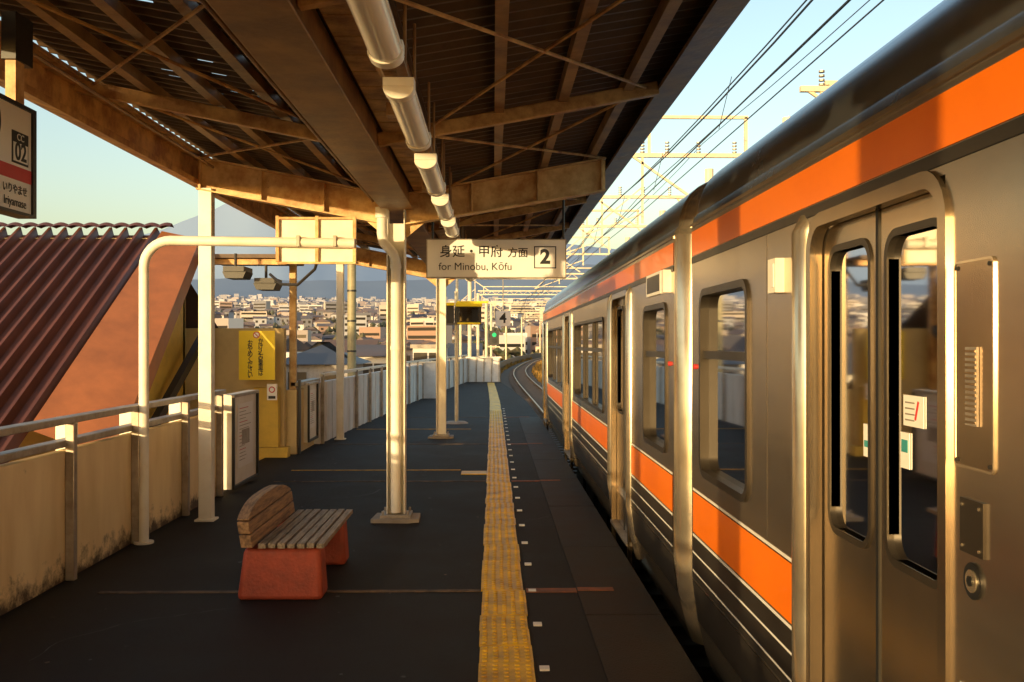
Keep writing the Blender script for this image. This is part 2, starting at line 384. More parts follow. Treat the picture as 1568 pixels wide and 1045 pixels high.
mb.build('platform')
mb=MB()
y=-6
while y<21.9:
    mb.box(.56,1.019,y+.006,y+1.994,-.05,.006+random.uniform(0,.002),'edgeslab'); y+=2
mb.build('platform_edge_slabs')
mb=MB(); y=-5.7
while y<40.5:
    j=random.uniform(-.006,.006); dx=(ip(RE,y)-1.015)*.25; x0=-.075+j+dx; zt_=.010+random.uniform(-.001,.002)
    mb.box(x0,x0+.28,y+.004,y+.296,-.02,zt_,'tact')
    if 3<y<24:
        for a in range(5):
            for b in range(5):
                cx=x0+.028+a*.056; cy=y+.038+b*.056
                mb.cyl((cx,cy,zt_-.001),(cx,cy,zt_+.006),.017,'tact',8,.011)
    y+=.3
mb.box(-.40,-.08,12.45,12.75,-.02,.010,'tact')
mb.build('tactile_paving',recalc=False)
mb=MB()
yy=5.03
for k in range(26):
    mb.box(.235,.285,yy-.03,yy+.03,-.01,.009,'whiteln'); yy+=.79
for (y,w) in((6.62,.05),(11.86,.035),(16.2,.04),(22,.04)):
    mb.box(-2.6,-.085,y-w/2,y+w/2,-.01,.0055,'joint')
    mb.box(.22,.555,y-w,y+w,-.01,.0056,'redjoint'); mb.box(.562,.80,y-w*.8,y+w*.8,-.01,.0125,'redjoint')
for (y,w) in((12.9,.05),(19,.05)): mb.box(-2.6,-.42,y-w/2,y+w/2,-.01,.006,'yline')
mb.build('platform_markings')
# cracks and small stains worn into the asphalt
mb=MB()
for (x,y,L) in((-2.4,5.2,1.6),(-.6,3.6,.9),(-1.9,10.4,1.3),(.3,9.2,1.1),(-.4,14,1.4),(-2.0,3.7,.8)):
    a=random.uniform(.6,2.2); px,py=x,y
    for i in range(int(L/.08)):
        a+=random.uniform(-.5,.5); nx_=px+math.cos(a)*.08; ny_=py+math.sin(a)*.08; w_=random.uniform(.0015,.004)
        if nx_<-2.7 or -.1<nx_<.23 or nx_>.54: break
        mb.add([(px-w_,py,.0042),(px+w_,py,.0042),(nx_+w_,ny_,.0042),(nx_-w_,ny_,.0042)],[(0,1,2,3)],'black'); px,py=nx_,ny_
for i in range(130):
    x=random.uniform(-2.7,-.12); y=random.uniform(3,18); r_=random.uniform(.006,.02)
    mb.add([(x+r_*math.cos(k*.9)*random.uniform(.7,1),y+r_*math.sin(k*.9)*random.uniform(.8,1.3),.0045) for k in range(7)],[tuple(range(7))],random.choice(['black','joint','edgeslab']))
mb.build('asphalt_wear')

# ------------------------------------------------------------------ left parapet wall
mb=MB()
posts=[2.2,3.8,5.4,6.98,8.24,9.56,10.75]
allp=[-12,-10.5,-9,-7.5,-5.8,-4.2,-2.6,-1,.6]+posts
for a,b in zip(allp,allp[1:]):
    mb.box(-3.04,-2.965,a+.006,b-.006,0,.90+random.uniform(-.004,.004),'wall')
for p in allp:
    mb.box(-2.963,-2.90,p-.03,p+.03,0,1.09,'metalgrey')
    mb.box(-3.24,-3.12,p+.45,p+.57,-.5,1.10,'white')
mb.box(-3.00,-2.905,-12,10.9,1.092,1.14,'metalgrey')
mb.box(-3.05,-2.955,-12,10.9,.925,.975,'metalgrey')
mb.build('parapet_wall',bevel=.006)
def noticeboard(name,x,y0,y1,z0,z1,parent=None):
    mb=MB(); mb.box(x-.10,x,y0,y1,z0,z1,'white'); f=.035
    mb.box(x+.001,x+.03,y0,y1,z0,z0+f,'dark'); mb.box(x+.001,x+.03,y0,y1,z1-f,z1,'metalgrey')
    mb.box(x+.001,x+.03,y0,y0+f,z0+f,z1-f,'dark'); mb.box(x+.001,x+.03,y1-f,y1,z0+f,z1-f,'dark')
    cy=(y0+y1)/2; w=(y1-y0)*.30
    mb.box(x+.002,x+.010,cy-w,cy+w,z0+.20,z1-.12,'signw')
    for i in range(16):
        z=z1-.17-i*(z1-z0-.42)/16; mb.box(x+.010,x+.012,cy-w*.8,cy+w*random.uniform(-.2,.8),z-.008,z,'metalgrey' if i%4 else 'signred')
    mb.box(x+.010,x+.0125,cy-w*.5,cy+w*.5,z0+.45,z0+.62,'metalgrey')
    return mb.build(name,bevel=.003)
noticeboard('notice_board',-2.86,10.95,12.1,.04,1.08)

mb=MB()
mb.box(-4.6,-3.05,14.6,14.75,-.1,1.86,'beige'); mb.box(-3.6,-2.95,14.35,14.55,-.02,.14,'ywall'); mb.box(-3.45,-3.1,14.42,14.58,.142,1.0,'ywall')
mb.box(-3.06,-2.9,14.76,16.2,0,.95,'beige'); mb.box(-2.895,-2.86,14.8,14.9,0,1.1,'dark'); mb.box(-3.02,-2.87,14.9,16.6,1.0,1.06,'metalgrey')
mb.build('recess_wall',bevel=.005)
mb=MB(); mb.box(-3.62,-3.11,14.25,14.28,1.12,1.82,'ysign'); mb.cyl((-3.37,14.28,1.5),(-3.37,14.62,1.5),.03,'metalgrey')
ob=mb.build('yellow_warning_sign')
text('か\nけ\n込\nみ\n乗\n車\nは',(-3.31,14.247,1.44),.075,'ink',ob,height=.54,vertical=True,bold=.02); text('お\nや\nめ\nく\nだ\nさ\nい',(-3.46,14.247,1.41),.075,'ink',ob,height=.54,vertical=True,bold=.02)
mb=MB(); mb.cyl((-3.37,14.246,1.76),(-3.37,14.249,1.76),.048,'signred',20); mb.cyl((-3.37,14.242,1.76),(-3.37,14.245,1.76),.036,'signw',20); mb.bar((-3.395,14.24,1.785),(-3.345,14.24,1.735),.003,.012,'signred'); mb.build('pictogram',parent=ob)
mb=MB(); mb.box(-3.22,-3.08,14.25,14.27,.83,1.06,'signw'); mb.cyl((-3.15,14.246,.98),(-3.15,14.249,.98),.045,'signred',20); mb.cyl((-3.15,14.243,.98),(-3.15,14.245,.98),.03,'signw',20); mb.box(-3.20,-3.10,14.246,14.249,.85,.89,'ink'); mb.build('small_notice_sign')
mb=MB(); mb.box(-3.04,-2.94,14.9,15.0,0,3.1,'cream'); mb.build('steel_post',bevel=.01)
noticeboard('poster_board',-2.84,15.3,16.1,.12,1.03)

mb=MB(); y=16.25
while y<41.8:
    y2=y+.25; a=ip(LW,y);b=ip(LW,y2); t=.012 if int(y*4)%2 else 0
    mb.add([(a+t,y,0),(b+t,y2,0),(b+t,y2,1.0),(a+t,y,1.0),(a-.08,y,0),(b-.08,y2,0),(b-.08,y2,1.0),(a-.08,y,1.0)],[(0,1,2,3),(7,6,5,4),(3,2,6,7),(0,3,7,4),(1,5,6,2)],'wallw')
    y=y2
y=16.3
while y<41:
    a=ip(LW,y); b=ip(LW,y+1.5); mb.box(a+.02,a+.07,y,y+.05,0,1.12,'metalgrey'); mb.bar((a+.02,y,1.12),(b+.02,y+1.5,1.12),.05,.05,'white'); y+=1.5
mb.build('white_fence')
mb=MB(); mb.box(-1.1,.3,41.9,42.0,0,1.0,'wallw'); mb.box(-1.15,.35,41.85,42.05,1.0,1.06,'white')
for i in range(5): mb.box(-1.05+i*.32,-1.0+i*.32,41.84,41.898,0,.99,'metalgrey')
mb.build('platform_end_wall')
mb=MB(); mb.box(-2.6,-1.7,29.5,29.6,0,1.05,'wallw'); mb.box(-2.62,-1.68,29.47,29.63,1.05,1.1,'white'); mb.box(-2.1,-2.05,29.44,29.498,0,1.04,'metalgrey'); mb.build('white_screen_wall')

# ------------------------------------------------------------------ canopy
can=bpy.data.objects.new('platform_canopy',None); scene.collection.objects.link(can)
CY0,CY1=-8,18.6
def rz(x):
    return 3.14+.36*abs(x+.8)/2.0 if x<-.8 else 3.14+.36*(x+.8)/2.05
def sheet(x0,x1,nx,slots,name):
    mb=MB(); vs=[];fs=[]; st=.03; N=int((CY1-CY0)/st)
    for i in range(N+1):
        y=CY0+i*st; dz=.018*math.sin(2*math.pi*i/5+.4)
        for j in range(nx+1):
            x=x0+(x1-x0)*j/nx; vs.append((x,y,rz(x)+dz+.03))
    W=nx+1
    for i in range(N):
        for j in range(nx):
            yy=CY0+i*st
            if slots and (i%5==1) and yy>1.5 and j%2==0 and noise.noise(Vector((j*.35,yy*.5,3)))>.0 and random.random()<.33: continue
            fs.append((i*W+j,i*W+j+1,(i+1)*W+j+1,(i+1)*W+j))
    mb.add(vs,fs,'rooflin'); ob=mb.build(name,parent=can); 
    return ob
sheet(-2.87,-.95,21,True,'roof_sheet_left'); sheet(-.5,1.30,6,False,'roof_sheet_right')
mb=MB()
mb.box(-1.0,-.78,CY0,CY1,2.90,3.12,'beam'); mb.box(-1.04,-.74,CY0,CY1,2.885,2.899,'beam')
mb.build('centre_girder',bevel=.006,parent=can)
mb=MB(); y=CY0
while y<CY1-.1:
    mb.box(-.735,-.49,y,y+.285,3.06,3.075+random.uniform(0,.004),'rusty'); mb.box(-.49,-.47,y,y+.285,3.02,3.19,'beam'); y+=.30
mb.box(-1.0,-.45,CY0,CY1,3.2,3.22,'rooflin')
mb.build('gutter_panels',parent=can)
mb=MB()
for x in(.03,.46,.90,-1.42,-1.86,-2.32):
    z=rz(x); mb.box(x-.02,x+.02,CY0,CY1,z-.075,z+.005,'beam'); mb.box(x-.02,x+.045,CY0,CY1,z-.085,z-.0755,'beam')
mb.build('purlins',parent=can)
mb=MB()
mb.prism([(-2.92,3.17),(-2.74,3.12),(-2.74,3.17),(-2.86,3.20),(-2.86,3.50),(-2.92,3.52)],'y',CY0,CY1,'rusty')
mb.box(-2.855,-2.72,CY0,CY1,3.40,3.43,'rusty')
mb.build('fascia_left',parent=can)
mb=MB(); mb.prism([(1.12,3.36),(1.30,3.38),(1.30,3.56),(1.28,3.56),(1.28,3.41),(1.12,3.39)],'y',CY0,CY1,'beam'); mb.build('fascia_right',parent=can)
mb=MB()
for Y0 in(-6.7,1.3,9.3,17.3):
    for sgn,xe in((-1,-2.74),(1,1.05)):
        xc=-.9+sgn*.09
        A=[(xc,2.76),(xe,3.08),(xe,3.36),(xc,3.02)]
        mb.prism(A,'y',Y0-.006,Y0+.006,'cream')
        mb.add([(xc,Y0-.075,2.745),(xe,Y0-.075,3.065),(xe,Y0+.075,3.065),(xc,Y0+.075,2.745),(xc,Y0-.075,2.759),(xe,Y0-.075,3.079),(xe,Y0+.075,3.079),(xc,Y0+.075,2.759)],[(0,3,2,1),(4,5,6,7),(0,1,5,4),(1,2,6,5),(2,3,7,6),(3,0,4,7)],'cream')
        mb.add([(xc,Y0-.075,3.021),(xe,Y0-.075,3.361),(xe,Y0+.075,3.361),(xc,Y0+.075,3.021),(xc,Y0-.075,3.035),(xe,Y0-.075,3.375),(xe,Y0+.075,3.375),(xc,Y0+.075,3.035)],[(0,3,2,1),(4,5,6,7),(0,1,5,4),(1,2,6,5),(2,3,7,6),(3,0,4,7)],'cream')
        for t in(.33,.66,.98):
            x=xc+(xe-xc)*t; mb.box(x-.006,x+.006,Y0-.07,Y0+.07,2.76+.32*t,3.02+.34*t,'cream')
        for t in(.36,.40,.63,.69,.92,.95):
            x=xc+(xe-xc)*t
            for q in(.07,.13,.19): mb.cyl((x,Y0-.016,2.76+.32*t+q),(x,Y0-.006,2.76+.32*t+q),.01,'cream',6)
mb.build('main_frames',parent=can)
mb=MB()
for Y0 in(-4.0,-1.37,3.97,6.75,11.97,14.64):
    mb.bar((-1.0,Y0,3.02),(-2.80,Y0,3.38),.07,.09,'rusty'); mb.bar((-.78,Y0,3.02),(1.12,Y0,3.38),.07,.09,'rusty')
mb.build('secondary_frames',parent=can,bevel=.008)
mb=MB(); L=[-6.7,-4,-1.37,1.3,3.97,6.75,9.3,11.97,14.64,17.3]
for a,b in zip(L,L[1:]):
    for xa,xb in((-1.05,-2.7),(-.5,1.05)):
        mb.cyl((xa,a,3.06),(xb,b,3.38),.011,'rusty',6); mb.cyl((xb,a,3.38),(xa,b,3.06),.011,'rusty',6)
mb.build('bracing_rods',parent=can)
mb=MB()
mb.cyl((-.56,CY0,2.99),(-.56,CY1,2.99),.014,'rusty',8); mb.cyl((-1.12,CY0,2.97),(-1.12,CY1,2.97),.012,'beam',8); mb.cyl((-2.6,CY0,3.28),(-2.6,CY1,3.28),.012,'beam',8)
for y in(3.0,5.6,8.4,11,13.7,16): mb.box(-.60,-.50,y,y+.12,2.93,3.0,'rusty')
mb.build('conduits',parent=can)

# fluorescent lights : white tray, rounded diffuser, end caps, hung on rods
def lamp(y0,y1):
    x=-.385; z=2.70
    mb=MB()
    mb.prism([(x-.035,z+.03),(x-.062,z+.002),(x-.062,z-.008),(x+.062,z-.008),(x+.062,z+.002),(x+.035,z+.03)],'y',y0+.03,y1-.03,'lampw')
    def half(r,dz): return [(x-r,z-.0082)]+[(x-r*math.cos(R(a)),z-.012-dz*math.sin(R(a))) for a in range(0,181,15)]+[(x+r,z-.0082)]
    mb.prism(half(.058,.040),'y',y0+.075,y1-.075,'tube')
    mb.prism(half(.064,.047),'y',y0,y0+.073,'lampw'); mb.prism(half(.064,.047),'y',y1-.073,y1,'lampw')
    mb.box(x-.064,x+.064,y0,y0+.073,z-.008,z+.03,'lampw'); mb.box(x-.064,x+.064,y1-.073,y1,z-.008,z+.03,'lampw')
    for y in(y0+.3,y1-.3): mb.cyl((x,y,z+.03),(x,y,rz(x)),.008,'beam',8)
    mb.build('fluorescent_light',bevel=.004)
for a,b in((-.8,.5),(.9,2.0),(2.45,3.62),(4.05,5.18),(5.68,6.78),(7.22,8.12),(8.55,9.45),(10.35,11.45),(11.95,13.05),(13.55,14.65),(15.15,16.25)): lamp(a,b)
mb=MB(); mb.box(-.405,-.365,CY0,CY1,2.80,2.815,'beam'); mb.build('lamp_rail',parent=can)
mb=MB(); mb.box(-.98,-.82,-.78,-.48,2.36,2.74,'beige'); mb.cyl((-.9,-.63,2.74),(-.9,-.63,2.89),.015,'dark',8); mb.cyl((-.9,-.80,2.55),(-.9,-.781,2.55),.07,'dark',16); mb.build('added_shadow_box',bevel=.012)  # added box behind the camera, hung to shade part of the upper train stripe

def centre_post(Y0,drain):
    x=-.9; mb=MB()
    mb.box(x-.085,x-.073,Y0-.08,Y0+.08,.06,2.89,'white'); mb.box(x+.073,x+.085,Y0-.08,Y0+.08,.06,2.89,'white'); mb.box(x-.072,x+.072,Y0-.006,Y0+.006,.06,2.76,'white')
    mb.prism([(x-.22,Y0-.17),(x+.12,Y0-.2),(x+.22,Y0-.15),(x+.21,Y0+.17),(x-.2,Y0+.18)],'z',-.02,.035,'conc'); mb.box(x-.14,x+.14,Y0-.14,Y0+.14,.035,.065,'metalgrey')
    for a in(-1,1):
        for b in(-1,1): mb.cyl((x+a*.115,Y0+b*.115,.065),(x+a*.115,Y0+b*.115,.10),.013,'metalgrey',6)
        mb.prism([(x+a*.085,2.62),(x+a*.30,2.80),(x+a*.085,2.80)],'y',Y0-.005,Y0+.005,'cream')
    if drain:
        yy=Y0-.075
        mb.tube([(x-.13,yy,2.90),(x-.13,yy,2.66),(x-.115,yy,2.58),(x-.02,yy,2.47),(x,yy,2.39),(x,yy,.08)],.046,'white',14)
        for z in(2.35,1.6,.8): mb.cyl((x,yy,z-.02),(x,yy,z+.02),.053,'white',14)
        mb.cyl((x-.13,yy,2.80),(x-.13,yy,2.9),.06,'white',14)
    mb.build('canopy_post',bevel=.003)
centre_post(9.3,True); centre_post(17.3,False); centre_post(1.3,False); centre_post(-6.7,False)
def side_post(x,Y0):
    mb=MB(); mb.box(x-.06,x+.06,Y0-.06,Y0+.06,.0,3.08,'white'); mb.box(x-.09,x+.09,Y0-.09,Y0+.09,.0,.02,'white'); mb.build('canopy_side_post',bevel=.006)
side_post(-2.66,9.3); side_post(-2.6,17.0); side_post(-2.66,1.3); side_post(-2.66,-6.7)

mb=MB(); Y0=8.24; r_=.22; zt=2.49; x=-2.87
pts=[(x,Y0,0)]
for i in range(9):
    a=R(180-90*i/8); pts.append((x+r_+r_*math.cos(a),Y0,zt-r_+r_*math.sin(a)))
pts.append((-1.14,Y0,zt-.02)); mb.tube(pts,.04,'white',16)
mb.cyl((x,Y0,.0),(x,Y0,.02),.08,'white',16)
mb.box(-1.78,-1.14,Y0+.05,Y0+.10,2.31,2.69,'white')
for z in(2.31,2.50,2.68): mb.box(-1.785,-1.135,Y0+.02,Y0+.048,z-.010,z+.010,'cream')
for xx in(-1.785,-1.46,-1.15): mb.box(xx-.012,xx+.016,Y0+.018,Y0+.046,2.32,2.70,'cream')
for xx in(-1.6,-1.3): mb.box(xx-.015,xx+.015,Y0-.05,Y0+.017,2.44,2.53,'metalgrey')
mb.build('pipe_sign_frame',bevel=.003)

# direction sign
mb=MB(); ys0=9.85
mb.box(-.65,.715,ys0,ys0+.09,2.30,2.665,'signw'); 
for (a,b,c,d_) in((-.66,.725,2.29,2.30),(-.66,.725,2.665,2.675)): mb.box(a,b,ys0-.005,ys0+.095,c,d_,'metalgrey')
mb.box(-.66,-.65,ys0-.005,ys0+.095,2.30,2.665,'metalgrey'); mb.box(.715,.725,ys0-.005,ys0+.095,2.30,2.665,'metalgrey')
mb.cyl((.70,ys0+.04,2.675),(.70,ys0+.04,3.4),.012,'dark',8); mb.cyl((-.60,ys0+.04,2.675),(-.60,ys0+.04,3.1),.012,'dark',8)
bx=.515; w_=.11
for (a,b,c,d_) in((bx-w_,bx+w_,2.385,2.395),(bx-w_,bx+w_,2.595,2.605),(bx-w_,bx-w_+.01,2.395,2.595),(bx+w_-.01,bx+w_,2.395,2.595)): mb.box(a,b,ys0-.002,ys0+.001,c,d_,'ink')
sg=mb.build('platform_direction_sign')
text('身延・甲府',(-.215,ys0-.002,2.545),.62,'ink',sg,bold=.012); text('方面',(.245,ys0-.002,2.535),.20,'ink',sg,bold=.012)
text('for Minobu, Kōfu',(-.175,ys0-.002,2.40),.72,'ink',sg,bold=.0); text('2',(bx,ys0-.003,2.495),.10,'ink',sg,height=.15,bold=.04)

# station name sign (parallel to the track)
mb=MB(); sx=-2.3
mb.box(sx-.07,sx,3.30,5.0,2.285,2.79,'signw')
mb.box(sx-.08,sx+.012,5.0,5.035,2.27,2.81,'dark'); mb.box(sx-.08,sx+.012,3.27,3.30,2.27,2.81,'dark'); mb.box(sx-.08,sx+.012,3.30,5.0,2.27,2.285,'dark'); mb.box(sx-.08,sx+.012,3.30,5.0,2.79,2.81,'dark')
mb.box(sx-.0,sx+.004,3.31,4.995,2.435,2.50,'signred')
mb.box(sx-.06,sx-.01,4.86,4.95,2.81,3.02,'cream'); mb.box(sx-.07,sx+.0,4.84,5.02,3.02,3.25,'dark'); mb.box(sx-.06,sx-.01,3.5,3.56,2.81,3.3,'dark')
mb.box(sx,sx+.003,4.80,4.965,2.515,2.67,'ink'); mb.box(sx+.003,sx+.005,4.81,4.955,2.525,2.615,'signw')
sn=mb.build('station_name_sign')
rt=(90,0,90)
text('02',(sx+.006,4.882,2.570),.115,'ink',sn,rt,bold=.02); text('CC',(sx+.0045,4.882,2.643),.07,'signw',sn,rt,height=.032)
text('り',(sx+.003,4.62,2.66),.14,'ink',sn,rt); text('入山瀬',(sx+.003,4.15,2.66),.6,'ink',sn,rt)
text('いりやませ',(sx+.003,4.83,2.385),.24,'ink',sn,rt,bold=.01); text('Iriyamase',(sx+.003,4.83,2.325),.22,'ink',sn,rt)

# ------------------------------------------------------------------ bench
mb=MB()
def leg(y0,y1):
    mb.add([(-1.64,y0-.01,0),(-1.09,y0-.01,0),(-1.09,y1+.01,0),(-1.64,y1+.01,0),(-1.60,y0+.01,.33),(-1.11,y0+.01,.33),(-1.11,y1-.01,.33),(-1.60,y1-.01,.33)],[(0,3,2,1),(4,5,6,7),(0,1,5,4),(1,2,6,5),(2,3,7,6),(3,0,4,7)],'bred')
leg(6.40,6.62); leg(7.40,7.60)
bo=mb.build('park_bench',bevel=.03)
mb=MB()
for i in range(7):
    x0=-1.50+i*.062; mb.box(x0,x0+.047,6.38+random.uniform(0,.008),7.70,.335+.002*(i%2),.365+.002*(i%3),'woodg')
mb.box(-1.52,-1.08,6.45,6.52,.331,.3345,'dark')
mb.build('seat_slats',bevel=.007,parent=bo)
mb=MB()
def backplank(za,zb,arch,ins):
    N=18; y0,y1=6.36+ins,7.72-ins
    bot=[(y0+(y1-y0)*i/N,za) for i in range(N+1)]
    top=[(y0+(y1-y0)*i/N,zb+arch*(1-abs(2*i/N-1)**3.2)) for i in range(N+1)][::-1]
    pts=bot+top; n=len(pts)
    def X(z,o): return -1.53-.16*(z-.36)-o
    vs=[(X(z,0),y,z) for y,z in pts]+[(X(z,.075),y,z) for y,z in pts]
    mb.add(vs,[tuple(range(n)),tuple(range(n,2*n))[::-1]]+[(i,(i+1)%n,n+(i+1)%n,n+i) for i in range(n)],'wood')
backplank(.345,.425,0,0); backplank(.433,.508,0,.0); backplank(.516,.525,.085,.015)
mb.build('backrest',bevel=.010,parent=bo)

# ------------------------------------------------------------------ train
XS=1.10
def rr(y0,y1,z0,z1,r,n=6):
    P=[]
    for cy,cz,a0 in((y1-r,z1-r,0),(y0+r,z1-r,90),(y0+r,z0+r,180),(y1-r,z0+r,270)):
        for i in range(n+1):
            a=R(a0+90*i/n); P.append((cy+r*math.cos(a),cz+r*math.sin(a)))
    return P
def ring(mb,X,y0,y1,z0,z1,r,w,proud,back,m,sg=1):
    I=rr(y0,y1,z0,z1,r); O=rr(y0-w,y1+w,z0-w,z1+w,r+w); n=len(I)
    vs=[(X-sg*proud,*p) for p in I]+[(X-sg*proud,*p) for p in O]+[(X+sg*back,*p) for p in I]+[(X+sg*.002,*p) for p in O]
    fs=[]
    for i in range(n):
        j=(i+1)%n; fs+=[(i,j,n+j,n+i),(i,j,2*n+j,2*n+i),(n+i,n+j,3*n+j,3*n+i)]
    mb.add(vs,fs,m)
def panel(mb,X,y0,y1,z0,z1,holes,m,depth,sg=1):
    ys=sorted({y0,y1,*[h[0] for h in holes],*[h[1] for h in holes]}); zs=sorted({z0,z1,*[h[2] for h in holes],*[h[3] for h in holes]})
    for a,b in zip(ys,ys[1:]):
        for c,e in zip(zs,zs[1:]):
            cy=(a+b)/2;cz=(c+e)/2
            if any(h[0]<cy<h[1] and h[2]<cz<h[3] for h in holes): continue
            mb.add([(X,a,c),(X,b,c),(X,b,e),(X,a,e)],[(0,1,2,3)],m)
    for h in holes:
        x2=X+sg*depth; a,b,c,e=h
        mb.add([(X,a,c),(X,b,c),(X,b,e),(X,a,e),(x2,a,c),(x2,b,c),(x2,b,e),(x2,a,e)],[(0,1,5,4),(1,2,6,5),(2,3,7,6),(3,0,4,7)],m)
W=2.8
half=[(0.0,2.30),(.012,2.34),(.03,2.36),(.04,2.43),(.06,2.49),(.095,2.55),(.15,2.60),(.22,2.64),(.32,2.68),(.55,2.74),(.95,2.79),(1.4,2.81)]
low=[(0.0,.34),(.03,.12),(.08,-.08),(.11,-.16)]
def car(y0,y1,doors,wins,parent,pil=(True,True)):
    body=MB(); fr=MB(); gl=MB(); it=MB()
    rnd=.14
    holesD=[(a,b,.02,2.06) for a,b in doors]; holesW=[(a,b,z0,z1) for a,b,z0,z1,s in wins]
    for sg,X in((1,XS),(-1,XS+W)):
        panel(body,X,y0+rnd,y1-rnd,.34,2.30,[(a,b,.34,z1) for a,b,_,z1 in holesD]+holesW,'steel',.05,sg)
        segs=[]; c=y0+rnd
        for a,b in sorted(doors): segs.append((c,a)); c=b
        segs.append((c,y1-rnd))
        for a,b in segs:
            for p,q in zip(low,low[1:]):
                body.add([(X+sg*p[0],a,p[1]),(X+sg*p[0],b,p[1]),(X+sg*q[0],b,q[1]),(X+sg*q[0],a,q[1])],[(0,1,2,3)],'steel')
        for a,b in doors:
            body.add([(X+sg*.06,a,.02),(X+sg*.06,b,.02),(X+sg*.11,b,-.16),(X+sg*.11,a,-.16)],[(0,1,2,3)],'skirt')
            body.box(min(X-sg*.02,X+sg*.06),max(X-sg*.02,X+sg*.06),a,b,.0,.025,'metalgrey')
            for yy in(a,b): body.add([(X,yy,.34),(X+sg*.03,yy,.12),(X+sg*.08,yy,-.08),(X+sg*.12,yy,-.08),(X+sg*.12,yy,.34)],[(0,1,2,3,4)],'steel')
            m_=(a+b)/2
            for (c,e,s0,s1) in((a,m_,.08,.075),(m_,b,.07,.10)):
                hole=(c+s0*1.0,e-s1*1.0,1.04,1.95)
                panel(body,X+sg*.035,c+.006,e-.006,.03,2.05,[hole],'doorst',.02,sg)
                ring(fr,X+sg*.035,hole[0],hole[1],hole[2],hole[3],.06,.022,.006,.02,'frame',sg)
                gl.add([(X+sg*.05,hole[0],hole[2]),(X+sg*.05,hole[1],hole[2]),(X+sg*.05,hole[1],hole[3]),(X+sg*.05,hole[0],hole[3])],[(0,1,2,3)],'glass')
            fr.box(min(X+sg*.030,X+sg*.04),max(X+sg*.030,X+sg*.04),m_-.010,m_+.010,.03,2.04,'black')
            ring(body,X,a+.02,b-.02,.0-.3,2.04,.09,.045,.012,.03,'doorst',sg)
            for yy,on in((a-.085,pil[0]),(b+.09,pil[1])):
                if not on: continue
                n=8; st=[]
                for (z,ox) in((2.10,.03),(2.04,.0),(.34,.0),(.12,.03),(-.08,.08)):
                    st.append([(X+sg*(ox+.004)-sg*.042*math.sin(R(180*k/n)),yy-.065*math.cos(R(180*k/n)),z) for k in range(n+1)])
                vs=[p for r_ in st for p in r_]; w1=n+1
                body.add(vs,[(i*w1+k,i*w1+k+1,(i+1)*w1+k+1,(i+1)*w1+k) for i in range(4) for k in range(n)],'steelb')
        for a,b,z0,z1,split in wins:
            ring(fr,X,a+.005,b-.005,z0+.005,z1-.005,.07,.035,.012,.04,'frame',sg)
            gl.add([(X+sg*.035,a,z0),(X+sg*.035,b,z0),(X+sg*.035,b,z1),(X+sg*.035,a,z1)],[(0,1,2,3)],'glass')
            if split:
                z=z0+(z1-z0)*.66; fr.box(min(X+sg*.004,X+sg*.03),max(X+sg*.004,X+sg*.03),a,b,z-.02,z+.02,'frame')
            if b-a>1.6:
                for t in(1/3,2/3): yy=a+(b-a)*t; fr.box(min(X+sg*.003,X+sg*.032),max(X+sg*.003,X+sg*.032),yy-.03,yy+.03,z0,z1,'frame')
        def band(za,zb,m,a,b,pr=.003):
            body.add([(X-sg*pr,a,za),(X-sg*pr,b,za),(X-sg*pr,b,zb),(X-sg*pr,a,zb)],[(0,1,2,3)],m)
        band(2.125,2.26,'orange',y0+rnd,y1-rnd); band(2.085,2.12,'frame',y0+rnd,y1-rnd,.004)
        body.box(min(X,X-sg*.012),max(X,X-sg*.012),y0+rnd,y1-rnd,2.285,2.30,'steel')
        for a,b in segs:
            a2=a+.03 if a==y0+rnd else a+.16; b2=b-.03 if b==y1-rnd else b-.08
            if b2-a2<.1: continue
            band(.614,.835,'orange',a2,b2); band(.842,.856,'whiteln',a2,b2); band(.592,.606,'whiteln',a2,b2); band(.36,.588,'skirt',a2,b2,.0025)
            band(.50,.510,'whiteln',a2,b2,.004); band(.40,.410,'whiteln',a2,b2,.004)
            body.add([(X-sg*.003,a2,.35),(X-sg*.003,b2,.35),(X+sg*.026,b2,.12),(X+sg*.026,a2,.12)],[(0,1,2,3)],'skirt')
    full=[(XS+a,b) for a,b in half]+[(XS+W-a,b) for a,b in half[::-1][1:]]
    N=len(full); vs=[(x,y,z) for y in(y0+rnd,y1-rnd) for x,z in full]
    body.add(vs,[(i,i+1,N+i+1,N+i) for i in range(N-1)],'roofm')
    prof=[(XS+a,b) for a,b in low[::-1]]+full+[(XS+W-a,b) for a,b in low]; n=len(prof)
    for ye,s in((y0,1),(y1,-1)):
        st=[]
        for k in range(7):
            a=R(90*k/6); yy=ye+s*(rnd-rnd*math.sin(a)); ins=rnd*(1-math.cos(a))
            st.append([(x+(ins if x<XS+W/2 else -ins)*min(1,abs(x-XS-W/2)/.6),yy,z-(ins*.5 if z>2.3 else 0)) for x,z in prof])
        vs=[p for r_ in st for p in r_]
        fs=[(k*n+i,k*n+i+1,(k+1)*n+i+1,(k+1)*n+i) for k in range(6) for i in range(n-1)]
        body.add(vs,fs,'steelb'); body.add(st[-1],[tuple(range(n))],'steel')
    it.box(XS+.13,XS+W-.13,y0+.2,y1-.2,-.02,.02,'floor'); it.box(XS+.06,XS+W-.06,y0+.2,y1-.2,2.17,2.2,'lining')
    for X in(XS+.075,XS+W-.095):
        hs=[(a,b,.02,2.06) for a,b in doors]+[(a-.01,b+.01,c-.01,e+.01) for a,b,c,e,_ in wins]
        panel(it,X+.01,y0+.2,y1-.2,.02,2.16,hs,'lining',.0)
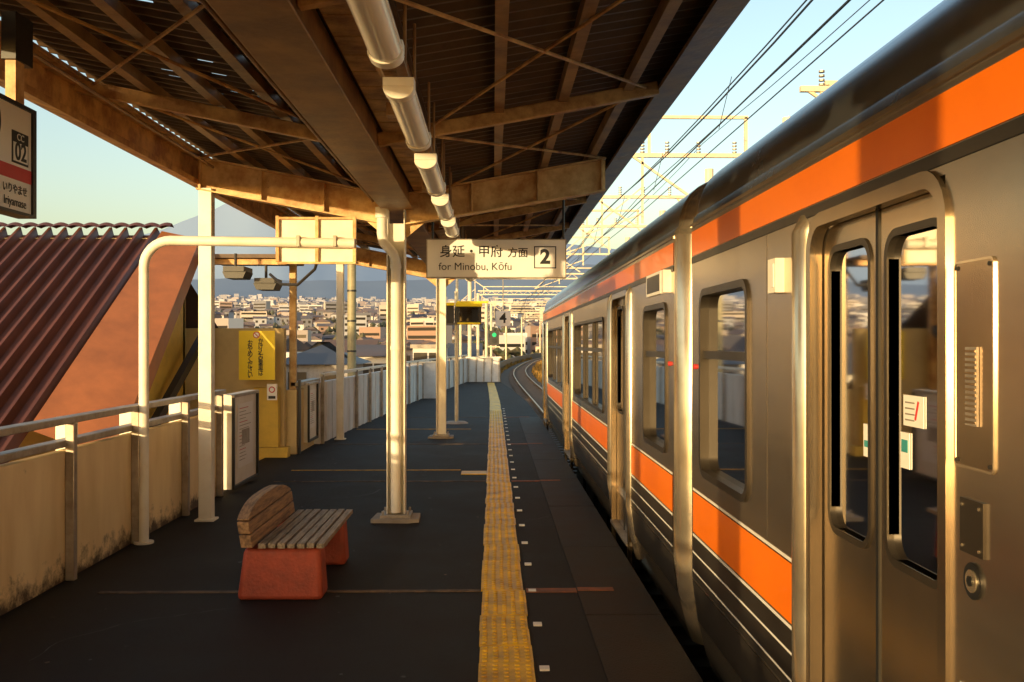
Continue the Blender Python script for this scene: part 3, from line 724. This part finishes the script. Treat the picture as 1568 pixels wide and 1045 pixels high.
    for a,b,z0,z1,_ in wins:
        for X in(XS+.1,XS+W-.55):
            it.box(X,X+.45,a-.05,b+.05,.38,.48,'seat')
        it.box(XS+.09,XS+.19,a-.05,b+.05,.48,.93,'seat'); it.box(XS+W-.19,XS+W-.09,a-.05,b+.05,.48,.93,'seat')
        it.box(XS+W-.16,XS+W-.11,a,b,1.25,1.9,'lining')
    for yy in [y for d_ in doors for y in(d_[0]+.05,d_[1]-.05)]:
        it.cyl((XS+.55,yy,.02),(XS+.55,yy,2.17),.017,'steelb',8)
    k=y0+.8
    while k<y1-.8:
        it.bar((XS+.5,k,1.95),(XS+.5,k,1.72),.012,.03,'signw'); it.cyl((XS+.46,k,1.66),(XS+.54,k,1.66),.012,'signw',6); k+=.5
    un=MB(); un.box(XS+.25,XS+W-.25,y0+.3,y1-.3,-.3,-.17,'dark')
    for yb in(y0+2.6,y1-2.6):
        for dy in(-1.0,1.0):
            for xx in(2.5-.53,2.5+.53): un.cyl((xx-.06,yb+dy,-.52),(xx+.06,yb+dy,-.52),.42,'dark',24)
        un.box(1.6,1.75,yb-1.4,yb+1.4,-.65,-.35,'dark'); un.box(3.25,3.4,yb-1.4,yb+1.4,-.65,-.35,'dark')
    k=y0+5
    while k<y1-5: un.box(1.45,3.5,k,k+1.2,-.85,-.31,'dark'); k+=1.7
    un.box(1.9,3.1,y0+3,y0+5.6,2.78,3.0,'roofm') ; un.box(1.9,3.1,y1-6,y1-3.4,2.78,3.0,'roofm')
    body.build('body',parent=parent,recalc=False); fr.build('window_frames',parent=parent,recalc=False); gl.build('window_glass',parent=parent,recalc=False); it.build('interior',parent=parent,recalc=False); un.build('underframe',parent=parent,bevel=.02)

tr1=bpy.data.objects.new('train_car',None); scene.collection.objects.link(tr1)
tr2=bpy.data.objects.new('train_car',None); scene.collection.objects.link(tr2)
car(-10.5,5.62,[(2.40,3.42),(-4.6,-3.4)],[(4.28,5.22,.98,1.90,True),(-2.6,1.3,.98,1.90,True),(-8.8,-5.2,.98,1.90,True)],tr1,(False,True))
car(5.90,22.0,[(8.05,9.15),(14.0,15.15),(20.3,21.4)],[(6.3,7.2,.97,1.88,True),(9.9,13.35,.97,1.88,True),(15.8,19.7,.97,1.88,True)],tr2)
mb=MB(); 
for i in range(9): mb.box(1.42,3.58,5.54+i*.05,5.565+i*.05,-.05,2.4,'black')
mb.box(1.5,3.5,5.5,6.0,.0,2.35,'black'); mb.build('gangway_bellows',parent=tr2)
mb=MB(); X=XS
ring(mb,X,2.165,2.34,1.365,1.835,.008,.006,.005,.001,'steelb')
mb.add([(X-.0035,2.165,1.365),(X-.0035,2.34,1.365),(X-.0035,2.34,1.835),(X-.0035,2.165,1.835)],[(0,1,2,3)],'doorst')
mb.box(X-.010,X-.0045,2.225,2.28,1.46,1.64,'metalgrey')
for i in range(14): mb.box(X-.012,X-.0101,2.228,2.277,1.465+i*.0125,1.471+i*.0125,'doorst')
for (y,z) in((2.175,1.375),(2.33,1.375),(2.175,1.825),(2.33,1.825)): mb.cyl((X-.008,y,z),(X-.004,y,z),.005,'dark',8)
mb.box(X-.008,X,2.20,2.31,1.165,1.29,'frame')
for (y,z) in((2.215,1.18),(2.295,1.18),(2.215,1.275),(2.295,1.275)): mb.cyl((X-.012,y,z),(X-.0082,y,z),.004,'steelb',8)
mb.cyl((X-.006,2.255,1.105),(X,2.255,1.105),.042,'black',28); mb.cyl((X-.010,2.255,1.105),(X-.0062,2.255,1.105),.026,'steelb',24); mb.cyl((X-.0135,2.255,1.105),(X-.0102,2.255,1.105),.012,'black',16)
mb.box(X-.035,X,3.74,3.84,1.84,1.97,'lampw'); mb.box(X-.039,X-.0355,3.755,3.79,1.86,1.95,'signw')
mb.cyl((X-.015,5.37,1.52),(X,5.37,1.52),.014,'signred',14)
mb.box(X-.02,X+.02,3.30,3.36,.30,.36,'steelb')
mb.box(X+.046,X+.0485,2.63,2.76,1.42,1.505,'signw'); mb.bar((X+.045,2.66,1.49),(X+.045,2.68,1.44),.002,.008,'signred')
for i in range(4): mb.box(X+.044,X+.0458,2.685,2.745,1.435+i*.016,1.439+i*.016,'metalgrey')
mb.box(X+.046,X+.0485,2.72,2.78,1.30,1.40,'signw'); mb.box(X+.044,X+.0458,2.73,2.77,1.345,1.38,'teal')
mb.box(X+.046,X+.0485,3.01,3.06,1.30,1.40,'signw'); mb.box(X+.044,X+.0458,3.02,3.05,1.33,1.35,'teal')
for y in(3.98,1.9,2.02): mb.box(X-.0015,X,y-.002,y+.002,.86,2.08,'frame')
mb.build('side_fittings',parent=tr1)
mb=MB(); mb.box(X-.012,X,6.45,7.05,1.97,2.12,'signw'); mb.box(X-.016,X-.0121,6.5,7.0,1.99,2.10,'frame'); mb.box(X-.05,X,6.12,6.2,1.96,2.10,'lampw')
mb.cyl((X-.015,6.15,1.52),(X,6.15,1.52),.014,'signred',14)
mb.build('side_fittings',parent=tr2)

# ------------------------------------------------------------------ stair building with brown ribbed roof
mb=MB(); yt,zt,yb=14.0,3.15,7.0; s_=.605
def Z(y): return zt-(yt-y)*s_
prof=[]; x=-16.0
while x<-4.70: prof+=[(x,0),(x+.125,0),(x+.145,.11),(x+.18,.11)]; x+=.21
prof.append((-4.64,0)); n=len(prof)
vs=[(p[0],yt,Z(yt)+p[1]) for p in prof]+[(p[0],yb,Z(yb)+p[1]) for p in prof]
mb.add(vs,[(i,i+1,n+i+1,n+i) for i in range(n-1)],'brown')
prof2=[]; x=-16.0
while x<-4.64: 
    for k in range(6): prof2.append((x+.21*k/6,.03*math.sin(math.pi*k/6)))
    x+=.21
n2_=len(prof2)
for (ya,yb2,dz) in((yt-.09,yt+.09,.13),):
    vs=[(p[0],ya,Z(yt)+dz-.03+p[1]) for p in prof2]+[(p[0],yt,Z(yt)+dz+.02+p[1]) for p in prof2]+[(p[0],yb2,Z(yt)+dz-.03+p[1]) for p in prof2]
    mb.add(vs,[(r*n2_+i,r*n2_+i+1,(r+1)*n2_+i+1,(r+1)*n2_+i) for r in(0,1) for i in range(n2_-1)],'brown')
mb.add([(-16,yt,zt),(-4.64,yt,zt),(-4.64,yt+7,zt-3),(-16,yt+7,zt-3)],[(0,1,2,3)],'brown')
mb.add([(-4.63,yt,zt+.06),(-4.10,yt,zt-.05),(-3.80,yb+3.0,Z(yb+3)-.25),(-4.63,yb+3.0,Z(yb+3)+.06)],[(0,1,2,3)],'barge')
mb.add([(-4.10,yt,zt-.051),(-4.10,yt,zt-.35),(-3.80,yb+3.0,Z(yb+3)-.55),(-3.80,yb+3.0,Z(yb+3)-.251)],[(0,1,2,3)],'barge')
mb.add([(-4.3,yt,zt-.5),(-4.3,yb+2,Z(yb+2)-.9),(-4.3,yb+2,-4.5),(-4.3,yt,-4.5)],[(0,1,2,3)],'ywall')
mb.box(-16,-4.3,13.9,13.98,-4.5,zt-.05,'beige')
mb.box(-4.1,-2.95,14.2,14.32,2.76,2.84,'rusty'); mb.box(-4.1,-4.0,14.2,14.3,-.1,2.76,'rusty'); mb.bar((-4.05,14.2,1.85),(-4.25,11.4,.0),.09,.12,'dark')
mb.box(-4.2,-2.95,14.1,15.6,2.845,2.90,'rooflin')
mb.build('station_building')
mb=MB(); 
for (x,y,z) in((-3.55,13.6,2.62),(-3.2,13.9,2.48)):
    mb.box(x-.12,x+.16,y,y+.5,z,z+.07,'dark'); mb.prism([(x-.10,z-.09),(x+.14,z-.09),(x+.18,z-.001),(x-.14,z-.001)],'y',y+.03,y+.45,'dark'); mb.cyl((x,y+.2,z+.07),(x,y+.2,z+.26),.02,'dark',8)
mb.build('platform_floodlight')
mb=MB(); mb.tube([(-3.1,13.9,2.6),(-2.9,13.7,2.45),(-2.6,13.3,2.42),(-2.3,12.9,2.6),(-2.2,12.7,2.8)],.02,'dark',8); mb.build('cable')
mb=MB(); mb.cyl((-9.7,26,-4),(-9.7,26,3.6),.11,'tank',14); mb.cyl((-9.7,26,3.6),(-9.7,26,3.85),.14,'tank',14); mb.build('chimney_pole')
mb=MB(); mb.tube([(-13.5,26,4.15),(-11.5,26,3.95),(-9.7,26,3.85),(-7.5,26,3.72)],.012,'wire',6); mb.build('service_cable')
mb=MB(); mb.cyl((-3.75,26.5,-4.5),(-3.75,26.5,4.0),.115,'tank',18); 
for z in(-.2,.6,1.4,2.2,3.0): mb.cyl((-3.75,26.5,z),(-3.75,26.5,z+.05),.125,'dark',18)
mb.build('utility_pole')

mb=MB(); mb.cyl((-.76,20.4,.02),(-.76,20.4,2.7),.03,'pole',12); mb.cyl((-.76,20.4,0),(-.76,20.4,.04),.26,'conc',20,.2); mb.box(-.76,-.1,20.38,20.42,2.46,2.50,'ysign')
mb.box(-.74,-.24,20.2,20.55,2.02,2.44,'dark'); mb.box(-.76,-.22,20.12,20.2,2.38,2.46,'ysign'); mb.box(-.68,-.30,20.185,20.199,2.08,2.36,'glass'); mb.box(-.98,-.80,20.2,20.5,2.05,2.42,'dark'); mb.box(-1.0,-.78,20.14,20.2,2.40,2.46,'ysign')
mb.box(-.72,-.26,20.19,20.198,2.02,2.06,'ysign')
mb.build('platform_monitor',bevel=.01)
mb=MB(); mb.box(.05,.37,21.0,21.02,2.00,2.32,'signw'); mb.cyl((.21,21.03,2.32),(.21,21.03,3.0),.012,'pole',8); mb.cyl((-.76,21.03,3.0),(.6,21.03,3.0),.015,'pole',8); mb.cyl((-.76,21.03,0),(-.76,21.03,3.0),.03,'pole',8)
ob=mb.build('stopping_position_sign'); text('4',(.21,20.997,2.16),.15,'ink',ob,bold=.02)
mb=MB(); mb.cyl((-.35,58,-1.2),(-.35,58,3.9),.07,'pole',10); mb.box(-.2,.35,57.9,58.1,1.5,2.35,'dark'); mb.cyl((.07,57.86,2.1),(.07,57.9,2.1),.13,'green',16); mb.cyl((.07,57.86,1.75),(.07,57.9,1.75),.13,'black',16); mb.box(-.4,.4,57.7,58.3,1.38,1.44,'pole'); mb.build('railway_signal')
for x,y in((-1.5,46),(-.3,44)):
    mb=MB(); mb.cyl((x,y,-1),(x,y,3.5),.06,'pole',10); mb.bar((x-.6,y,3.4),(x+.6,y,3.4),.05,.05,'pole'); mb.box(x-.55,x-.25,y-.1,y+.1,3.3,3.36,'lampw')
    mb.build('lamp_pole')

# ------------------------------------------------------------------ catenary
def portal(Y0,x0,x1,z,extra=True,left=False,ped=.85):
    mb=MB(); o=sm(Y0)-2.5; x0+=o;x1+=o
    mb.cyl((x1,Y0,-4),(x1,Y0,z+ped),.13,'pole',10)
    if left: mb.cyl((x0,Y0,-4),(x0,Y0,z+.1),.13,'pole',10)
    for dz in(0,.32) if left else (0,): mb.bar((x0,Y0,z+dz),(x1,Y0,z+dz),.09,.09,'pole')
    if left:
        k=x0
        while k<x1-.4: mb.bar((k,Y0,z),(k+.4,Y0,z+.32),.03,.03,'pole'); mb.bar((k+.4,Y0,z+.32),(k+.8,Y0,z),.03,.03,'pole'); k+=.8
    if extra:
        mb.bar((x0+.5,Y0,z),(x0+.5,Y0,z+ped),.06,.06,'pole'); mb.bar((x0+.4,Y0,z+ped),(x1-.9,Y0,z+ped),.07,.07,'pole'); mb.bar((x1-.95,Y0,z),(x1-.95,Y0,z+ped),.07,.07,'pole')
    mb.bar((x0+.1,Y0,z),(x0+1.4,Y0,z-.9),.05,.05,'pole'); mb.bar((x0+.35,Y0,z),(x0+.35,Y0,z-1.5),.05,.05,'pole')
    mb.bar((x1-1.0,Y0,z),(x1-.2,Y0,z-1.0),.05,.05,'pole'); mb.bar((x0+.35,Y0,z-1.3),(x0-.9,Y0,z-1.75),.03,.03,'pole'); mb.bar((x0+.35,Y0,z-.7),(x0-.9,Y0,z-1.75),.03,.03,'pole')
    for dx in(.35,.9,1.6,2.4):
        for q in range(4): mb.cyl((x0+dx,Y0,z+.06+q*.07),(x0+dx,Y0,z+.09+q*.07),.05,'metalgrey',8)
    mb.build('catenary_gantry')
portal(16,5.0,7.2,5.75,True,False,.1)
portal(22,3.0,6.6,5.8,True); portal(30,3.0,6.6,6.05,False); portal(38,3.2,6.6,6.1,True,False,.6); portal(50,3.2,7,6.1,True)
for y in(66,88,112,140,170,205): portal(y,-1.2,8.2,5.9,True,True,.7)
mb=MB()
def wire(x,z,r,sag=0,x2=None,far=170):
    pts=[];y=-10
    while y<far:
        t=((y%22)/22-.5)*2
        o=(sm(max(-10,y))-2.5) if y>22 else 0
        pts.append((x+o+(0),y,z-sag*(1-t*t))); y+=2.75
    mb.tube(pts,r,'wire',6)
wire(2.42,3.98,.009); wire(2.70,4.02,.007); wire(2.62,4.72,.011,.28); wire(2.55,4.62,.008,.2); wire(3.55,5.2,.008,.15); wire(6.2,4.8,.008,.3); wire(4.9,6.3,.008,.2)
y=2
while y<90:
    o=(sm(y)-2.5) if y>22 else 0
    mb.cyl((2.46+o,y,3.98),(2.6+o,y,4.55),.004,'wire',5); y+=4.4
mb.build('overhead_wires')
